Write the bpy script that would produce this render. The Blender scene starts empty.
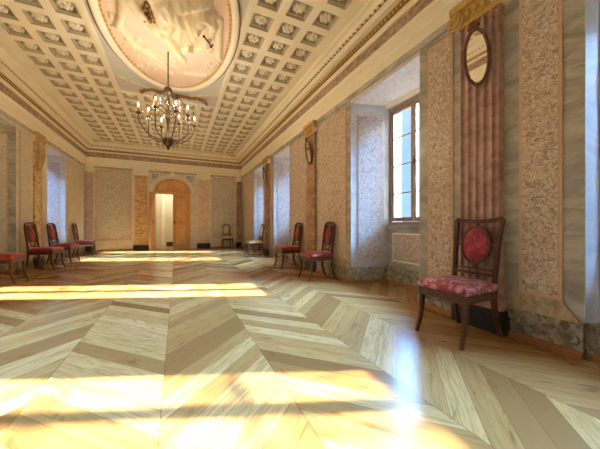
import bpy, bmesh, math, random
from mathutils import Vector, Matrix
random.seed(7)
S = bpy.context.scene
COL = S.collection
PI = math.pi

# ------------------------------------------------------------------ room
R, L, D, B = 2.56, 2.92, 11.65, -2.4      # right wall, left wall, far wall, back wall
EYE = 0.92
ZC = 3.90                                  # ceiling plane
OUT = 0.92                                 # wall thickness
DEP = 0.64                                 # niche depth
SOF = 2.90                                 # niche soffit

def lin(r, g, b, a=1.0):
    f = lambda v: (v/255/12.92) if v/255 <= .04045 else ((v/255+.055)/1.055)**2.4
    return (f(r), f(g), f(b), a)

# ------------------------------------------------------------------ materials
class N:
    """small node-tree helper"""
    def __init__(s, name):
        s.m = bpy.data.materials.new(name); s.m.use_nodes = True
        s.t = s.m.node_tree; s.t.nodes.clear()
        s.out = s.n('ShaderNodeOutputMaterial'); s.b = s.n('ShaderNodeBsdfPrincipled')
        s.k(s.b.outputs[0], s.out.inputs[0])
        s.tc = s.n('ShaderNodeTexCoord')
    def n(s, t, **kw):
        x = s.t.nodes.new(t)
        for a, v in kw.items(): setattr(x, a, v)
        return x
    def k(s, a, b): s.t.links.new(a, b)
    def val(s, sock, v):
        if hasattr(v, 'links') or isinstance(v, bpy.types.NodeSocket): s.k(v, sock)
        else: sock.default_value = v
    def math(s, op, a, b=None, c=None):
        x = s.n('ShaderNodeMath', operation=op)
        s.val(x.inputs[0], a)
        if b is not None: s.val(x.inputs[1], b)
        if c is not None: s.val(x.inputs[2], c)
        return x.outputs[0]
    def mapping(s, src, scale=(1, 1, 1), rot=(0, 0, 0), loc=(0, 0, 0)):
        x = s.n('ShaderNodeMapping'); s.k(src, x.inputs[0])
        x.inputs['Scale'].default_value = scale; x.inputs['Rotation'].default_value = rot; x.inputs['Location'].default_value = loc
        return x.outputs[0]
    def noise(s, vec, scale=5, detail=4, rough=.55, dist=0):
        x = s.n('ShaderNodeTexNoise'); s.k(vec, x.inputs['Vector'])
        x.inputs['Scale'].default_value = scale; x.inputs['Detail'].default_value = detail
        x.inputs['Roughness'].default_value = rough; x.inputs['Distortion'].default_value = dist
        return x
    def voro(s, vec, scale=5, feature='F1', rnd=1):
        x = s.n('ShaderNodeTexVoronoi', feature=feature); s.k(vec, x.inputs['Vector'])
        x.inputs['Scale'].default_value = scale; x.inputs['Randomness'].default_value = rnd
        return x
    def ramp(s, fac, stops, interp='LINEAR'):
        x = s.n('ShaderNodeValToRGB'); s.k(fac, x.inputs[0]); r = x.color_ramp; r.interpolation = interp
        while len(r.elements) < len(stops): r.elements.new(.5)
        for e, (p, c) in zip(r.elements, stops): e.position = p; e.color = c
        return x.outputs[0]
    def mix(s, fac, a, b, mode='MIX'):
        x = s.n('ShaderNodeMix', data_type='RGBA', blend_type=mode)
        s.val(x.inputs[0], fac); s.val(x.inputs[6], a); s.val(x.inputs[7], b)
        return x.outputs[2]
    def bump(s, h, strength=.2, dist=.01):
        x = s.n('ShaderNodeBump'); s.k(h, x.inputs['Height']); x.inputs['Strength'].default_value = strength
        x.inputs['Distance'].default_value = dist; s.k(x.outputs[0], s.b.inputs['Normal'])
    def set(s, color=None, rough=None, metal=None, spec=None):
        if color is not None: s.val(s.b.inputs['Base Color'], color)
        if rough is not None: s.val(s.b.inputs['Roughness'], rough)
        if metal is not None: s.b.inputs['Metallic'].default_value = metal
        if spec is not None: s.b.inputs['Specular IOR Level'].default_value = spec
        return s.m

def m_plain(name, c1, c2, scale=6, rough=.5, metal=0, bump=.05):
    a = N(name); nz = a.noise(a.tc.outputs['Object'], scale, 5)
    a.bump(nz.outputs[0], bump, .01)
    return a.set(a.ramp(nz.outputs[0], [(.3, c1), (.7, c2)]), rough, metal)

def m_breccia(name, cols, scale=28, rough=.35, veins=None, stretch=(1, 1, 1), big=.35):
    """small broken stone chips of several tones in a matrix"""
    a = N(name); v = a.mapping(a.tc.outputs['Object'], stretch)
    w = a.noise(v, scale*.55, 3)
    vv = a.mix(.045, v, w.outputs['Color'], 'LINEAR_LIGHT')
    c = a.voro(vv, scale); h = a.n('ShaderNodeSeparateColor'); a.k(c.outputs['Color'], h.inputs[0])
    n2 = a.noise(v, scale*1.7, 4, .65)
    t = a.math('ADD', a.math('MULTIPLY', h.outputs[0], .6), a.math('MULTIPLY', n2.outputs[0], .4))
    k = len(cols)
    col = a.ramp(t, [(.15+.7*i/(k-1), q) for i, q in enumerate(cols)])
    bg = a.noise(v, 1.6, 4)
    col = a.mix(a.math('MULTIPLY', a.ramp(bg.outputs[0], [(.35, (0, 0, 0, 1)), (.7, (1, 1, 1, 1))]), big), col, cols[-1])
    a.bump(n2.outputs[0], .03, .004)
    return a.set(col, rough)

def m_marble(name, base, dark, light, scale=2.2, rough=.3, rot=(0.3, .5, .2), stretch=(1, 1, 2.4)):
    a = N(name); v = a.mapping(a.tc.outputs['Object'], stretch, rot)
    n1 = a.noise(v, scale, 8, .62, 1.4); n2 = a.noise(v, scale*5, 6, .6, .8)
    col = a.ramp(n1.outputs[0], [(.28, dark), (.46, base), (.6, light), (.68, base), (.85, dark)])
    col = a.mix(a.math('MULTIPLY', n2.outputs[0], .45), col, base)
    return a.set(col, rough)

def m_wood(name, c1, c2, rough=.35, scale=(18, 18, 2)):
    a = N(name); v = a.mapping(a.tc.outputs['Object'], scale)
    n = a.noise(v, 2, 6, .6, .6); a.bump(n.outputs[0], .06, .003)
    return a.set(a.ramp(n.outputs[0], [(.3, c1), (.7, c2)]), rough)

def m_damask(name, c1, c2, scale=16, rough=.55):
    a = N(name); v = a.tc.outputs['Object']
    n = a.noise(v, scale*1.1, 4, .6, 1.2); vo = a.voro(a.mix(.06, v, n.outputs['Color'], 'LINEAR_LIGHT'), scale*.9, 'SMOOTH_F1')
    f = a.math('ADD', a.math('MULTIPLY', vo.outputs['Distance'], .55), a.math('MULTIPLY', n.outputs[0], .45))
    a.bump(f, .1, .003)
    a.b.inputs['Sheen Weight'].default_value = .25
    return a.set(a.ramp(f, [(.38, c2), (.50, c1)]), rough)

M = {}
M['cream'] = m_plain('cream_plaster', lin(244, 235, 206), lin(249, 242, 218), 3, .6, 0, .03)
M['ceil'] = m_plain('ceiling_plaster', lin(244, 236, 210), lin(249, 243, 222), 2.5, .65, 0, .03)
M['recess'] = m_plain('coffer_shade_plaster', lin(188, 178, 150), lin(200, 190, 162), 3, .7, 0, .03)  # ceiling plaster darkened, recess shade put into its colour
M['rosette'] = m_plain('rosette_plaster', lin(238, 230, 204), lin(246, 240, 218), 9, .6, 0, .05)
M['spandrel'] = m_plain('spandrel_plaster', lin(206, 208, 204), lin(216, 216, 208), 5, .65, 0, .04)
M['pinkfield'] = m_plain('pink_plaster', lin(230, 202, 178), lin(236, 212, 190), 5, .7, 0, .06)
M['relief'] = m_plain('relief_stucco', lin(228, 212, 176), lin(238, 226, 196), 6, .6, 0, .08)
M['gold'] = m_plain('gilding', lin(196, 154, 80), lin(226, 192, 118), 30, .42, .15, .1)
M['oldgold'] = m_plain('dull_gilding', lin(126, 88, 42), lin(166, 124, 64), 30, .45, .3, .1)
M['bronze'] = m_plain('dark_bronze', lin(60, 44, 30), lin(92, 70, 46), 20, .4, .6, .05)
M['greyM'] = m_marble('grey_marble', lin(168, 163, 148), lin(122, 120, 110), lin(206, 200, 182), 1.9)
M['paleM'] = m_marble('pale_marble', lin(220, 212, 186), lin(198, 190, 164), lin(232, 226, 204), 1.4)
M['baseM'] = m_breccia('grey_green_breccia', [lin(92, 88, 78), lin(138, 131, 114), lin(168, 160, 140), lin(196, 188, 166)], 26, .3, big=.1)
M['frame'] = m_plain('pink_border_stone', lin(206, 168, 130), lin(220, 186, 148), 12, .4)
M['breccia'] = m_breccia('pink_grey_breccia', [lin(128, 102, 90), lin(178, 152, 132), lin(206, 184, 160), lin(220, 202, 180), lin(234, 220, 202)], 62, .35, big=.12)
M['brecciaF'] = m_breccia('fine_beige_breccia', [lin(156, 146, 124), lin(196, 186, 160), lin(214, 206, 180), lin(228, 222, 200)], 44, .4, big=.2)
M['sill'] = m_breccia('sand_breccia', [lin(150, 128, 104), lin(184, 162, 130), lin(204, 184, 150)], 34, .4)
M['frieze'] = m_breccia('brown_breccia', [lin(130, 104, 82), lin(170, 140, 114), lin(190, 164, 138), lin(204, 182, 158)], 22, .4, big=.15)
M['redM'] = m_marble('red_marble', lin(190, 152, 142), lin(150, 110, 102), lin(214, 184, 172), 3.2, .32, stretch=(1.5, 1.5, 2))
M['brownM'] = m_marble('brown_marble', lin(160, 122, 96), lin(116, 82, 62), lin(196, 160, 130), 3, .35, (.2, .7, .2), (1, 1, 2))
M['ochreM'] = m_marble('ochre_marble', lin(206, 164, 100), lin(150, 100, 52), lin(238, 214, 168), 3.4, .4, (.2, .75, .2), (1, 1, 2.6))
M['pinkM'] = m_marble('pink_marble', lin(218, 190, 176), lin(190, 150, 138), lin(232, 216, 204), 2.4, .35)
M['paleochreM'] = m_marble('pale_ochre_marble', lin(222, 192, 154), lin(198, 158, 118), lin(236, 216, 186), 3.0, .4, (.2, .75, .2), (1, 1, 2.6))
M['jambM'] = m_marble('skylit_grey_marble', lin(192, 196, 200), lin(168, 172, 178), lin(210, 212, 214), 1.7)  # grey marble with the window skylight put into its colour
M['jambP'] = m_breccia('skylit_breccia', [lin(140, 124, 122), lin(176, 164, 162), lin(194, 184, 182), lin(206, 198, 194)], 44, .4, big=.2)  # jamb panel breccia, skylight put into its colour
M['soffit'] = m_breccia('pale_soffit_breccia', [lin(206, 196, 188), lin(222, 214, 206), lin(230, 224, 218)], 20, .5, big=.5)
M['brecciaL'] = m_breccia('left_lit_breccia', [lin(186, 172, 140), lin(210, 198, 166), lin(222, 212, 184), lin(230, 222, 198)], 44, .4, big=.3)  # breccia lightened to carry the strong light on the left wall
M['reveal'] = m_plain('reveal_glare_tint', lin(58, 82, 100), lin(68, 94, 112), 4, .8)  # dark blue tint added to mute sun glare on outer reveals
M['black'] = m_plain('black_stone', lin(24, 24, 30), lin(40, 40, 46), 14, .35)
M['plinthwood'] = m_wood('brown_skirting_wood', lin(150, 98, 54), lin(186, 132, 78), .35, (6, 2, 20))
M['doorwood'] = m_wood('honey_pine', lin(190, 130, 62), lin(226, 172, 100), .45, (10, 10, 1.4))
M['doorwood2'] = m_wood('pine_panel', lin(206, 146, 78), lin(234, 184, 114), .45, (6, 6, 1))
M['winwood'] = m_wood('taupe_window_wood', lin(146, 122, 106), lin(172, 148, 130), .45, (14, 14, 3))
M['chairwood'] = m_wood('dark_mahogany', lin(66, 38, 28), lin(104, 64, 46), .28, (14, 14, 4))
M['chairwoodL'] = m_wood('reddish_mahogany', lin(74, 36, 22), lin(112, 60, 34), .28, (14, 14, 4))
M['fabPink'] = m_damask('pink_damask', lin(158, 52, 80), lin(226, 156, 176), 20)
M['fabCrim'] = m_damask('crimson_damask', lin(136, 22, 50), lin(186, 60, 84), 22)
M['fabRed'] = m_damask('red_damask', lin(138, 30, 34), lin(184, 66, 64), 18)
M['fabCream'] = m_damask('cream_damask', lin(214, 186, 128), lin(236, 214, 164), 18)
M['mirror'] = N('mirror_silver').set((.92, .92, .9, 1), .03, 1.0)
def m_crystal():
    a = N('crystal'); tr = a.n('ShaderNodeBsdfTransparent'); gl = a.n('ShaderNodeBsdfGlossy'); gl.inputs[1].default_value = .15
    gl.inputs[0].default_value = (.8, .76, .68, 1); tr.inputs[0].default_value = (.9, .88, .84, 1)
    mx = a.n('ShaderNodeMixShader'); mx.inputs[0].default_value = .4; a.k(tr.outputs[0], mx.inputs[1]); a.k(gl.outputs[0], mx.inputs[2])
    a.k(mx.outputs[0], a.out.inputs[0]); return a.m
M['crystal'] = m_crystal()
M['inner'] = m_plain('beyond_wall_paint', lin(216, 208, 176), lin(224, 216, 186), 2, .7)

def m_glass():
    a = N('window_glass'); tr = a.n('ShaderNodeBsdfTransparent'); gl = a.n('ShaderNodeBsdfGlossy')
    gl.inputs['Roughness'].default_value = .03
    tr.inputs[0].default_value = (.95, .98, 1, 1)
    fr = a.n('ShaderNodeFresnel'); fr.inputs[0].default_value = 1.25
    mx = a.n('ShaderNodeMixShader'); a.k(fr.outputs[0], mx.inputs[0]); a.k(tr.outputs[0], mx.inputs[1]); a.k(gl.outputs[0], mx.inputs[2])
    a.k(mx.outputs[0], a.out.inputs[0]); return a.m
M['glass'] = m_glass()

def m_lamp():
    a = N('lit_bulb'); e = a.n('ShaderNodeEmission'); e.inputs[0].default_value = (1, .78, .45, 1); e.inputs[1].default_value = 14
    a.k(e.outputs[0], a.out.inputs[0]); return a.m
M['bulb'] = m_lamp()

def m_floor():
    a = N('chevron_parquet'); sp = a.n('ShaderNodeSeparateXYZ'); a.k(a.tc.outputs['Object'], sp.inputs[0])
    W, PW = .63, .18
    u = a.math('DIVIDE', a.math('ADD', sp.outputs[0], .07+W*20), W)
    i = a.math('FLOOR', u); t = a.math('MULTIPLY', a.math('SUBTRACT', u, i), W)
    par = a.math('MODULO', i, 2.0)                        # 0 or 1
    sg = a.math('SUBTRACT', a.math('MULTIPLY', par, -2.0), -1.0)   # +1 even strip, -1 odd
    v = a.math('DIVIDE', a.math('ADD', a.math('SUBTRACT', sp.outputs[1], a.math('MULTIPLY', sg, t)), 40.0), PW)
    j = a.math('FLOOR', v); fv = a.math('SUBTRACT', v, j)
    wn = a.n('ShaderNodeTexWhiteNoise', noise_dimensions='2D'); cb = a.n('ShaderNodeCombineXYZ'); a.k(i, cb.inputs[0]); a.k(j, cb.inputs[1]); a.k(cb.outputs[0], wn.inputs['Vector'])
    al = a.math('ADD', a.math('MULTIPLY', t, 1.414), a.math('MULTIPLY', fv, a.math('MULTIPLY', sg, PW*.7)))
    ac = a.math('MULTIPLY', fv, PW*.707)
    g = a.n('ShaderNodeCombineXYZ'); a.k(a.math('MULTIPLY', al, 1.6), g.inputs[0]); a.k(a.math('MULTIPLY', ac, 16.0), g.inputs[1])
    a.k(a.math('MULTIPLY', wn.outputs['Value'], 60.0), g.inputs[2])
    n1 = a.noise(g.outputs[0], 2.0, 7, .62, 1.2)
    g2 = a.n('ShaderNodeCombineXYZ'); a.k(a.math('MULTIPLY', al, 3.0), g2.inputs[0]); a.k(a.math('MULTIPLY', ac, 9.0), g2.inputs[1]); a.k(a.math('MULTIPLY', wn.outputs['Value'], 31.0), g2.inputs[2])
    n2 = a.noise(g2.outputs[0], 1.6, 3, .5, 1.0)
    tone = a.ramp(wn.outputs['Value'], [(0, lin(124, 84, 44)), (.25, lin(156, 114, 66)), (.6, lin(174, 132, 80)), (1, lin(192, 154, 102))])
    col = a.mix(a.ramp(n1.outputs[0], [(.36, (1, 1, 1, 1)), (.58, (0, 0, 0, 1))]), tone, lin(134, 94, 50))
    col2 = a.mix(.6, tone, col)
    col3 = a.mix(a.ramp(n2.outputs[0], [(.62, (0, 0, 0, 1)), (.76, (.65, .65, .65, 1))]), col2, lin(100, 66, 34))
    # dark joints between planks and along the strip seams
    e1 = a.math('MINIMUM', fv, a.math('SUBTRACT', 1.0, fv)); j1 = a.math('LESS_THAN', e1, .012)
    e2 = a.math('MINIMUM', t, a.math('SUBTRACT', W, t)); j2 = a.math('LESS_THAN', e2, .0022)
    jj = a.math('MULTIPLY', a.math('MAXIMUM', j1, j2), .6)
    col4 = a.mix(jj, col3, lin(84, 54, 28))
    a.bump(a.math('SUBTRACT', a.math('MULTIPLY', n1.outputs[0], .15), jj), .035, .001)
    rg = a.math('ADD', a.math('MULTIPLY', n1.outputs[0], .06), .21)
    return a.set(col4, rg, 0, .2)
M['floor'] = m_floor()

# ------------------------------------------------------------------ mesh builder
class MB:
    def __init__(s): s.v = []; s.f = []; s.mi = []; s.sm = []; s.mats = []
    def mid(s, m):
        if m not in s.mats: s.mats.append(m)
        return s.mats.index(m)
    def add(s, vs, fs, m, smooth=False):
        o = len(s.v); s.v += [tuple(p) for p in vs]; k = s.mid(m)
        for f in fs: s.f.append([o+i for i in f]); s.mi.append(k); s.sm.append(smooth)
    def box(s, x0, x1, y0, y1, z0, z1, m, T=None):
        vs = [(x, y, z) for x in (x0, x1) for y in (y0, y1) for z in (z0, z1)]
        if T: vs = [T(*p) for p in vs]
        s.add(vs, [(0, 1, 3, 2), (4, 6, 7, 5), (0, 4, 5, 1), (2, 3, 7, 6), (0, 2, 6, 4), (1, 5, 7, 3)], m)
    def prism(s, poly, z0, z1, m, T=None, smooth=False):
        """poly of (a, b) extruded along third axis"""
        n = len(poly); vs = [(a, b, z0) for a, b in poly]+[(a, b, z1) for a, b in poly]
        if T: vs = [T(*p) for p in vs]
        s.add(vs, [(i, (i+1) % n, n+(i+1) % n, n+i) for i in range(n)], m, smooth)
        s.add(vs, [tuple(range(n)), tuple(range(2*n-1, n-1, -1))], m)
    def sweep(s, pts, prof, m, smooth=True, closed=False, up=None, scales=None, cap=True):
        """profile (list of 2D) swept along pts; prof axes = (side, up)"""
        pts = [Vector(p) for p in pts]; n = len(pts); k = len(prof); vs = []
        up = Vector(up) if up else None
        for i, p in enumerate(pts):
            a = pts[(i-1) % n] if (closed or i) else pts[i]; b = pts[(i+1) % n] if (closed or i < n-1) else pts[i]
            t = (b-a).normalized(); u = up if up else (Vector((0, 0, 1)) if abs(t.z) < .9 else Vector((0, 1, 0)))
            sd = t.cross(u).normalized(); uu = sd.cross(t).normalized(); sc = scales[i] if scales else 1
            for q in prof: vs.append(p+sd*q[0]*sc+uu*q[1]*sc)
        fs = []
        for i in range(n if closed else n-1):
            for j in range(k): fs.append((i*k+j, i*k+(j+1) % k, ((i+1) % n)*k+(j+1) % k, ((i+1) % n)*k+j))
        if not closed and cap: fs += [tuple(range(k)), tuple(range((n-1)*k+k-1, (n-1)*k-1, -1))]
        s.add(vs, fs, m, smooth)
    def tube(s, pts, r, m, k=8, closed=False, scales=None, up=None):
        s.sweep(pts, [(r*math.cos(2*PI*i/k), r*math.sin(2*PI*i/k)) for i in range(k)], m, True, closed, up, scales)
    def lathe(s, prof, c, m, k=16, axis='z'):
        vs = []
        for r, z in prof:
            for i in range(k):
                a = 2*PI*i/k; p = (r*math.cos(a), r*math.sin(a), z)
                vs.append((c[0]+p[0], c[1]+p[1], c[2]+p[2]))
        n = len(prof); fs = [(i*k+j, i*k+(j+1) % k, (i+1)*k+(j+1) % k, (i+1)*k+j) for i in range(n-1) for j in range(k)]
        fs += [tuple(range(k)), tuple(range((n-1)*k, n*k))]
        s.add(vs, fs, m, True)
    def ball(s, c, rx, ry, rz, m, k=10, q=6):
        s2 = [(max(1e-4, math.sin(PI*i/q)), -math.cos(PI*i/q)) for i in range(q+1)]
        vs = [(c[0]+rx*r*math.cos(2*PI*j/k), c[1]+ry*r*math.sin(2*PI*j/k), c[2]+rz*z) for r, z in s2 for j in range(k)]
        s.add(vs, [(i*k+j, i*k+(j+1) % k, (i+1)*k+(j+1) % k, (i+1)*k+j) for i in range(q) for j in range(k)], m, True)
    def build(s, name, parent=None, bevel=0, T=None):
        me = bpy.data.meshes.new(name)
        vs = [T(*p) for p in s.v] if T else s.v
        me.from_pydata(vs, [], s.f)
        for m in s.mats: me.materials.append(m)
        for p, k, q in zip(me.polygons, s.mi, s.sm): p.material_index = k; p.use_smooth = q
        bm = bmesh.new(); bm.from_mesh(me); bmesh.ops.remove_doubles(bm, verts=bm.verts, dist=1e-5)
        bmesh.ops.recalc_face_normals(bm, faces=bm.faces); bm.to_mesh(me); bm.free()
        o = bpy.data.objects.new(name, me); COL.objects.link(o)
        if parent: o.parent = parent
        if bevel:
            b = o.modifiers.new('bevel', 'BEVEL'); b.width = bevel; b.segments = 2; b.limit_method = 'ANGLE'; b.angle_limit = .7
        return o

def thing(name, label, cat, loc=(0, 0, 0), rz=0, group=None):
    o = bpy.data.objects.new(name, None); COL.objects.link(o); o.empty_display_size = .1
    o.location = loc; o.rotation_euler = (0, 0, rz); o['label'] = label; o['category'] = cat
    if group: o['group'] = group
    return o
def tag(o, label, cat, group=None):
    o['label'] = label; o['category'] = cat
    if group: o['group'] = group
    return o
def struct(o, label=None):
    o['kind'] = 'structure'
    if label: o['label'] = label
    return o
def dup(root, loc, rz, label, group=None):
    r = root.copy(); COL.objects.link(r); r.location = loc; r.rotation_euler = (0, 0, rz); r['label'] = label
    if group: r['group'] = group
    for ch in root.children:
        c = ch.copy(); COL.objects.link(c); c.parent = r
        for g in ch.children:
            d = g.copy(); COL.objects.link(d); d.parent = c
    return r

# wall frames: u along wall, p out from the wall into the room, z up
TR = lambda u, p, z: (R-p, u, z)
TL = lambda u, p, z: (-L+p, u, z)
TF = lambda u, p, z: (u, D-p, z)
TB = lambda u, p, z: (u, B+p, z)

# ------------------------------------------------------------------ floor, ceiling
f = MB(); f.box(-L-OUT, R+OUT, B-.3, D+2.2, -.12, 0, M['floor']); struct(f.build('floor'))

# ------------------------------------------------------------------ side walls with window niches
NICHE_R = [(-.47, .86), (2.24, 3.60), (6.19, 7.41), (8.41, 9.58)]
NICHE_L = [(-.47, .86), (2.15, 3.45), (6.02, 7.24), (8.66, 9.86)]
def back_edges(a, b): return a+.19, b-(.21 if b < 1 else .17)
def panel(mb, T, u0, u1, z0, z1, inner, edge=M['frame'], w=.022):
    mb.box(u0, u1, -.01, .012, z0, z1, edge, T)
    mb.box(u0+w, u1-w, -.01, .016, z0+w, z1-w, inner, T)
def base_run(mb, T, u0, u1, wood, panels=()):
    """stone base with a sloped top, brown wooden strip at the floor"""
    Tz = lambda p, z, u: T(u, p, z)
    mb.prism([(-.01, 0), (.032, 0), (.032, .23), (.024, .24), (-.01, .24)], u0, u1, M['baseM'], Tz)
    wood.prism([(.0, 0), (.054, 0), (.05, .045), (.036, .05), (.0, .05)], u0, u1, M['plinthwood'], Tz)
    for (a, b) in panels:            # sloping sand-coloured trapezoid under each panel
        lo0, lo1 = max(u0, a-.1), min(u1, b+.1)
        vs = [T(lo0, .030, .238), T(lo1, .030, .238), T(b, .014, .37), T(a, .014, .37), T(lo0, 0, .238), T(lo1, 0, .238), T(b, 0, .37), T(a, 0, .37)]
        mb.add(vs, [(0, 1, 2, 3), (0, 3, 7, 4), (1, 5, 6, 2), (3, 2, 6, 7)], M['sill'])

PIL_R = [(1.36, 1.71), (4.77, 5.11), (7.78, 8.12)]
PIL_L = [(1.39, 1.74), (4.65, 4.99), (7.93, 8.22)]
def side_wall(name, T, niches, pils, stone, body, blocked=None):
    w = MB(); wood = MB(); sb = MB()
    Tz = lambda u, p, z: T(u, p, z)
    ed = [B-.3]+[e for n in niches for e in n]+[D]
    for i in range(0, len(ed), 2):                       # piers between the niches (whole wall thickness)
        a, b = ed[i], ed[i+1]
        ab = back_edges(0, a)[1] if i else a; bb = back_edges(b, 0)[0] if i+1 < len(ed)-1 else b
        w.prism([(a, 0), (b, 0), (bb, -DEP), (bb, -OUT), (ab, -OUT), (ab, -DEP)], 0, ZC+.2, body, Tz)
        gaps = [p for p in pils if a < p[0] < b]
        cuts = [a]+[x for p in gaps for x in p]+[b]
        runs = [(cuts[k], cuts[k+1]) for k in range(0, len(cuts), 2)]
        pn = []
        for (c, d) in runs:
            c, d = max(c, B+.05), min(d, D-.3 if b == D else d)
            if d-c < .25: continue
            m0 = .115 if d-c > .4 else .105
            pn.append((c+m0, d-m0)); panel(w, T, c+m0, d-m0, .37, 2.88, stone)
        base_run(sb, T, max(a, B+.06), b if b < D else D-.05, wood, pn)
    for ni, (a, b) in enumerate(niches):
        a2, b2 = back_edges(a, b)
        if ni == blocked: w.box(a2-.05, b2+.05, -OUT, -DEP, .93, SOF, M['greyM'], T)     # unseen infill added to keep daylight off these jambs
        w.box(a2, b2, -OUT, -DEP, 0, .93, M['greyM'], T)            # apron under the window
        w.box(a, b, -OUT, 0, SOF+.14, ZC+.2, M['greyM'], T)         # lintel
        w.prism([(a, 0), (b, 0), (b2, -DEP), (a2, -DEP)], SOF, SOF+.14, M['soffit'], Tz)  # soffit slab
        w.box(a2, b2, -OUT, -DEP, SOF-.06, SOF+.14, M['greyM'], T)
        w.box(a2, b2, -DEP, -DEP+.06, SOF-.05, SOF, M['cream'], T)
        sb.box(a2, b2, -DEP, -DEP+.045, 0, .25, M['baseM'], T)
        w.box(a2, b2, -DEP, -DEP+.05, .86, .92, M['greyM'], T)
        if ni != blocked:                                              # added dark blue slabs tone down the sunlit outer reveals
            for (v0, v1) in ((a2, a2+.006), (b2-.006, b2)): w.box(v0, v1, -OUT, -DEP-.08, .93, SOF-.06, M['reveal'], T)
        # apron panel
        w.box(a2+.1, b2-.1, -DEP, -DEP+.012, .34, .80, M['cream'], T)
        w.box(a2+.125, b2-.125, -DEP, -DEP+.016, .365, .775, M['breccia'], T)
        # jamb panels (both sides follow the splay)
        for (u0, u1, sg) in ((b, b2, -1), (a, a2, 1)):
            q = Vector((u1-u0, -DEP)); ln = q.length; q /= ln; nn = Vector((q.y, -q.x))
            if nn.x*sg < 0: nn = -nn
            def J(s_, o, z, u0=u0, q=q, nn=nn): return T(u0+q.x*s_+nn.x*o, q.y*s_+nn.y*o, z)
            w.box(.11, ln-.09, -.005, .010, .36, 2.72, M['frame'], J)
            w.box(.0, ln, -.02, .004, .25, SOF, M['greyM' if ni == blocked else 'jambM'], J)
            w.box(.128, ln-.108, -.005, .014, .378, 2.70, stone if ni == blocked else M['jambP'], J)
            sb.box(.0, ln-.046, -.005, .035, 0, .25, M['baseM'], J)
            wood.box(.0, ln-.05, .0, .045, 0, .045, M['plinthwood'], J)
        wood.box(a2+.04, b2-.04, -DEP, -DEP+.06, 0, .045, M['plinthwood'], T)
    struct(w.build(name)); struct(sb.build('trim_%d' % (20+len(pils)+(name > 'wall_m')))); struct(wood.build('baseboard_'+name.split('_')[1]))
side_wall('wall_right', TR, NICHE_R, PIL_R, M['breccia'], M['greyM'])
side_wall('wall_left', TL, NICHE_L, PIL_L, M['brecciaL'], M['paleM'], 2)  # paler stones here, strong light put into their colour

# ------------------------------------------------------------------ windows
wn = 0
def window(T, a, b):
    global wn
    wn += 1
    a2, b2 = back_edges(a, b); a2 += .005; b2 -= .005; z0, z1 = .93, SOF-.07; p0 = -DEP-.075
    o = bpy.data.objects.new('window_%d' % wn, None); COL.objects.link(o); struct(o); o.location = T((a2+b2)/2, p0, z0)
    inv = o.location.copy(); TT = lambda u, p, z: tuple(Vector(T(u, p, z))-inv)
    fr = MB(); t = .05; c = (a2+b2)/2
    for (u0, u1, q0, q1) in ((a2, a2+t, z0, z1), (b2-t, b2, z0, z1), (a2+t, b2-t, z1-t, z1), (a2+t, b2-t, z0, z0+t)):
        fr.box(u0, u1, p0, p0+.07, q0, q1, M['winwood'], TT)
    fr.build('frame', o)
    for (u0, u1, near) in ((a2+t+.004, c-.004, 0), (c+.004, b2-t-.004, 1)):
        cs = MB(); s_ = .045; q0, q1 = z0+t+.004, z1-t-.004; pa, pb = p0+.015, p0+.06
        for (x0, x1, y0, y1) in ((u0, u0+s_, q0, q1), (u1-s_, u1, q0, q1), (u0+s_, u1-s_, q1-s_, q1), (u0+s_, u1-s_, q0, q0+s_+.02)):
            cs.box(x0, x1, pa, pb, y0, y1, M['winwood'], TT)
        for k in (1, 2, 3):
            zz = q0+(q1-q0)*k/4; cs.box(u0+s_, u1-s_, pa+.012, pb-.008, zz-.008, zz+.008, M['winwood'], TT)
        co = cs.build('casement', o)
        g = MB(); g.box(u0+s_, u1-s_, pa+.018, pa+.022, q0+s_, q1-s_, M['glass'], TT); g.build('pane', co)
        if near == 0:
            h = MB(); h.box(c-.03, c-.014, p0+.062, p0+.078, z0+.90, z0+1.02, M['bronze'], TT)
            h.box(c-.075, c-.014, p0+.078, p0+.092, z0+.95, z0+.968, M['bronze'], TT); h.build('handle', o)
for n in NICHE_R: window(TR, *n)
for n in NICHE_L[:2]+NICHE_L[3:]: window(TL, *n)

# ------------------------------------------------------------------ far wall with arched doorway
DX, DW, ZS, RISE = -.145, .66, 2.20, .56        # centre, half width, springing, rise
def arch(w, rise, n=24, zs=ZS): return [(DX+w*math.cos(PI*i/n), zs+rise*math.sin(PI*i/n)) for i in range(n+1)]
fw = MB()
A = arch(DW, RISE)
# wall slab pieces around the opening
fw.box(-L-OUT, DX-DW, -.35, 0, 0, ZC+.2, M['paleM'], TF); fw.box(DX+DW, R+OUT, -.35, 0, 0, ZC+.2, M['paleM'], TF)
for i in range(len(A)-1):
    (x0, z0), (x1, z1) = A[i], A[i+1]
    vs = [TF(x0, 0, z0), TF(x1, 0, z1), TF(x1, 0, ZC+.2), TF(x0, 0, ZC+.2), TF(x0, -.35, z0), TF(x1, -.35, z1), TF(x1, -.35, ZC+.2), TF(x0, -.35, ZC+.2)]
    fw.add(vs, [(0, 1, 2, 3), (4, 7, 6, 5), (0, 4, 5, 1)], M['paleM'])
for (a, b) in ((-2.62, -1.53), (1.32, 2.26)):
    panel(fw, TF, a, b, .40, 2.92, M['brecciaF'], M['frame'], .035)
fb = MB(); fb.box(-2.60, -1.48, 0, .05, 0, .36, M['paleM'], TF); fb.box(1.27, 2.24, 0, .05, 0, .30, M['paleM'], TF); struct(fb.build('trim_30'))
# pale strips between pilasters and door
for (a, b) in ((-.925, -.885), (.64, .69)):
    fw.box(a, b, 0, .02, 0, 2.98, M['paleM'], TF)
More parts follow.
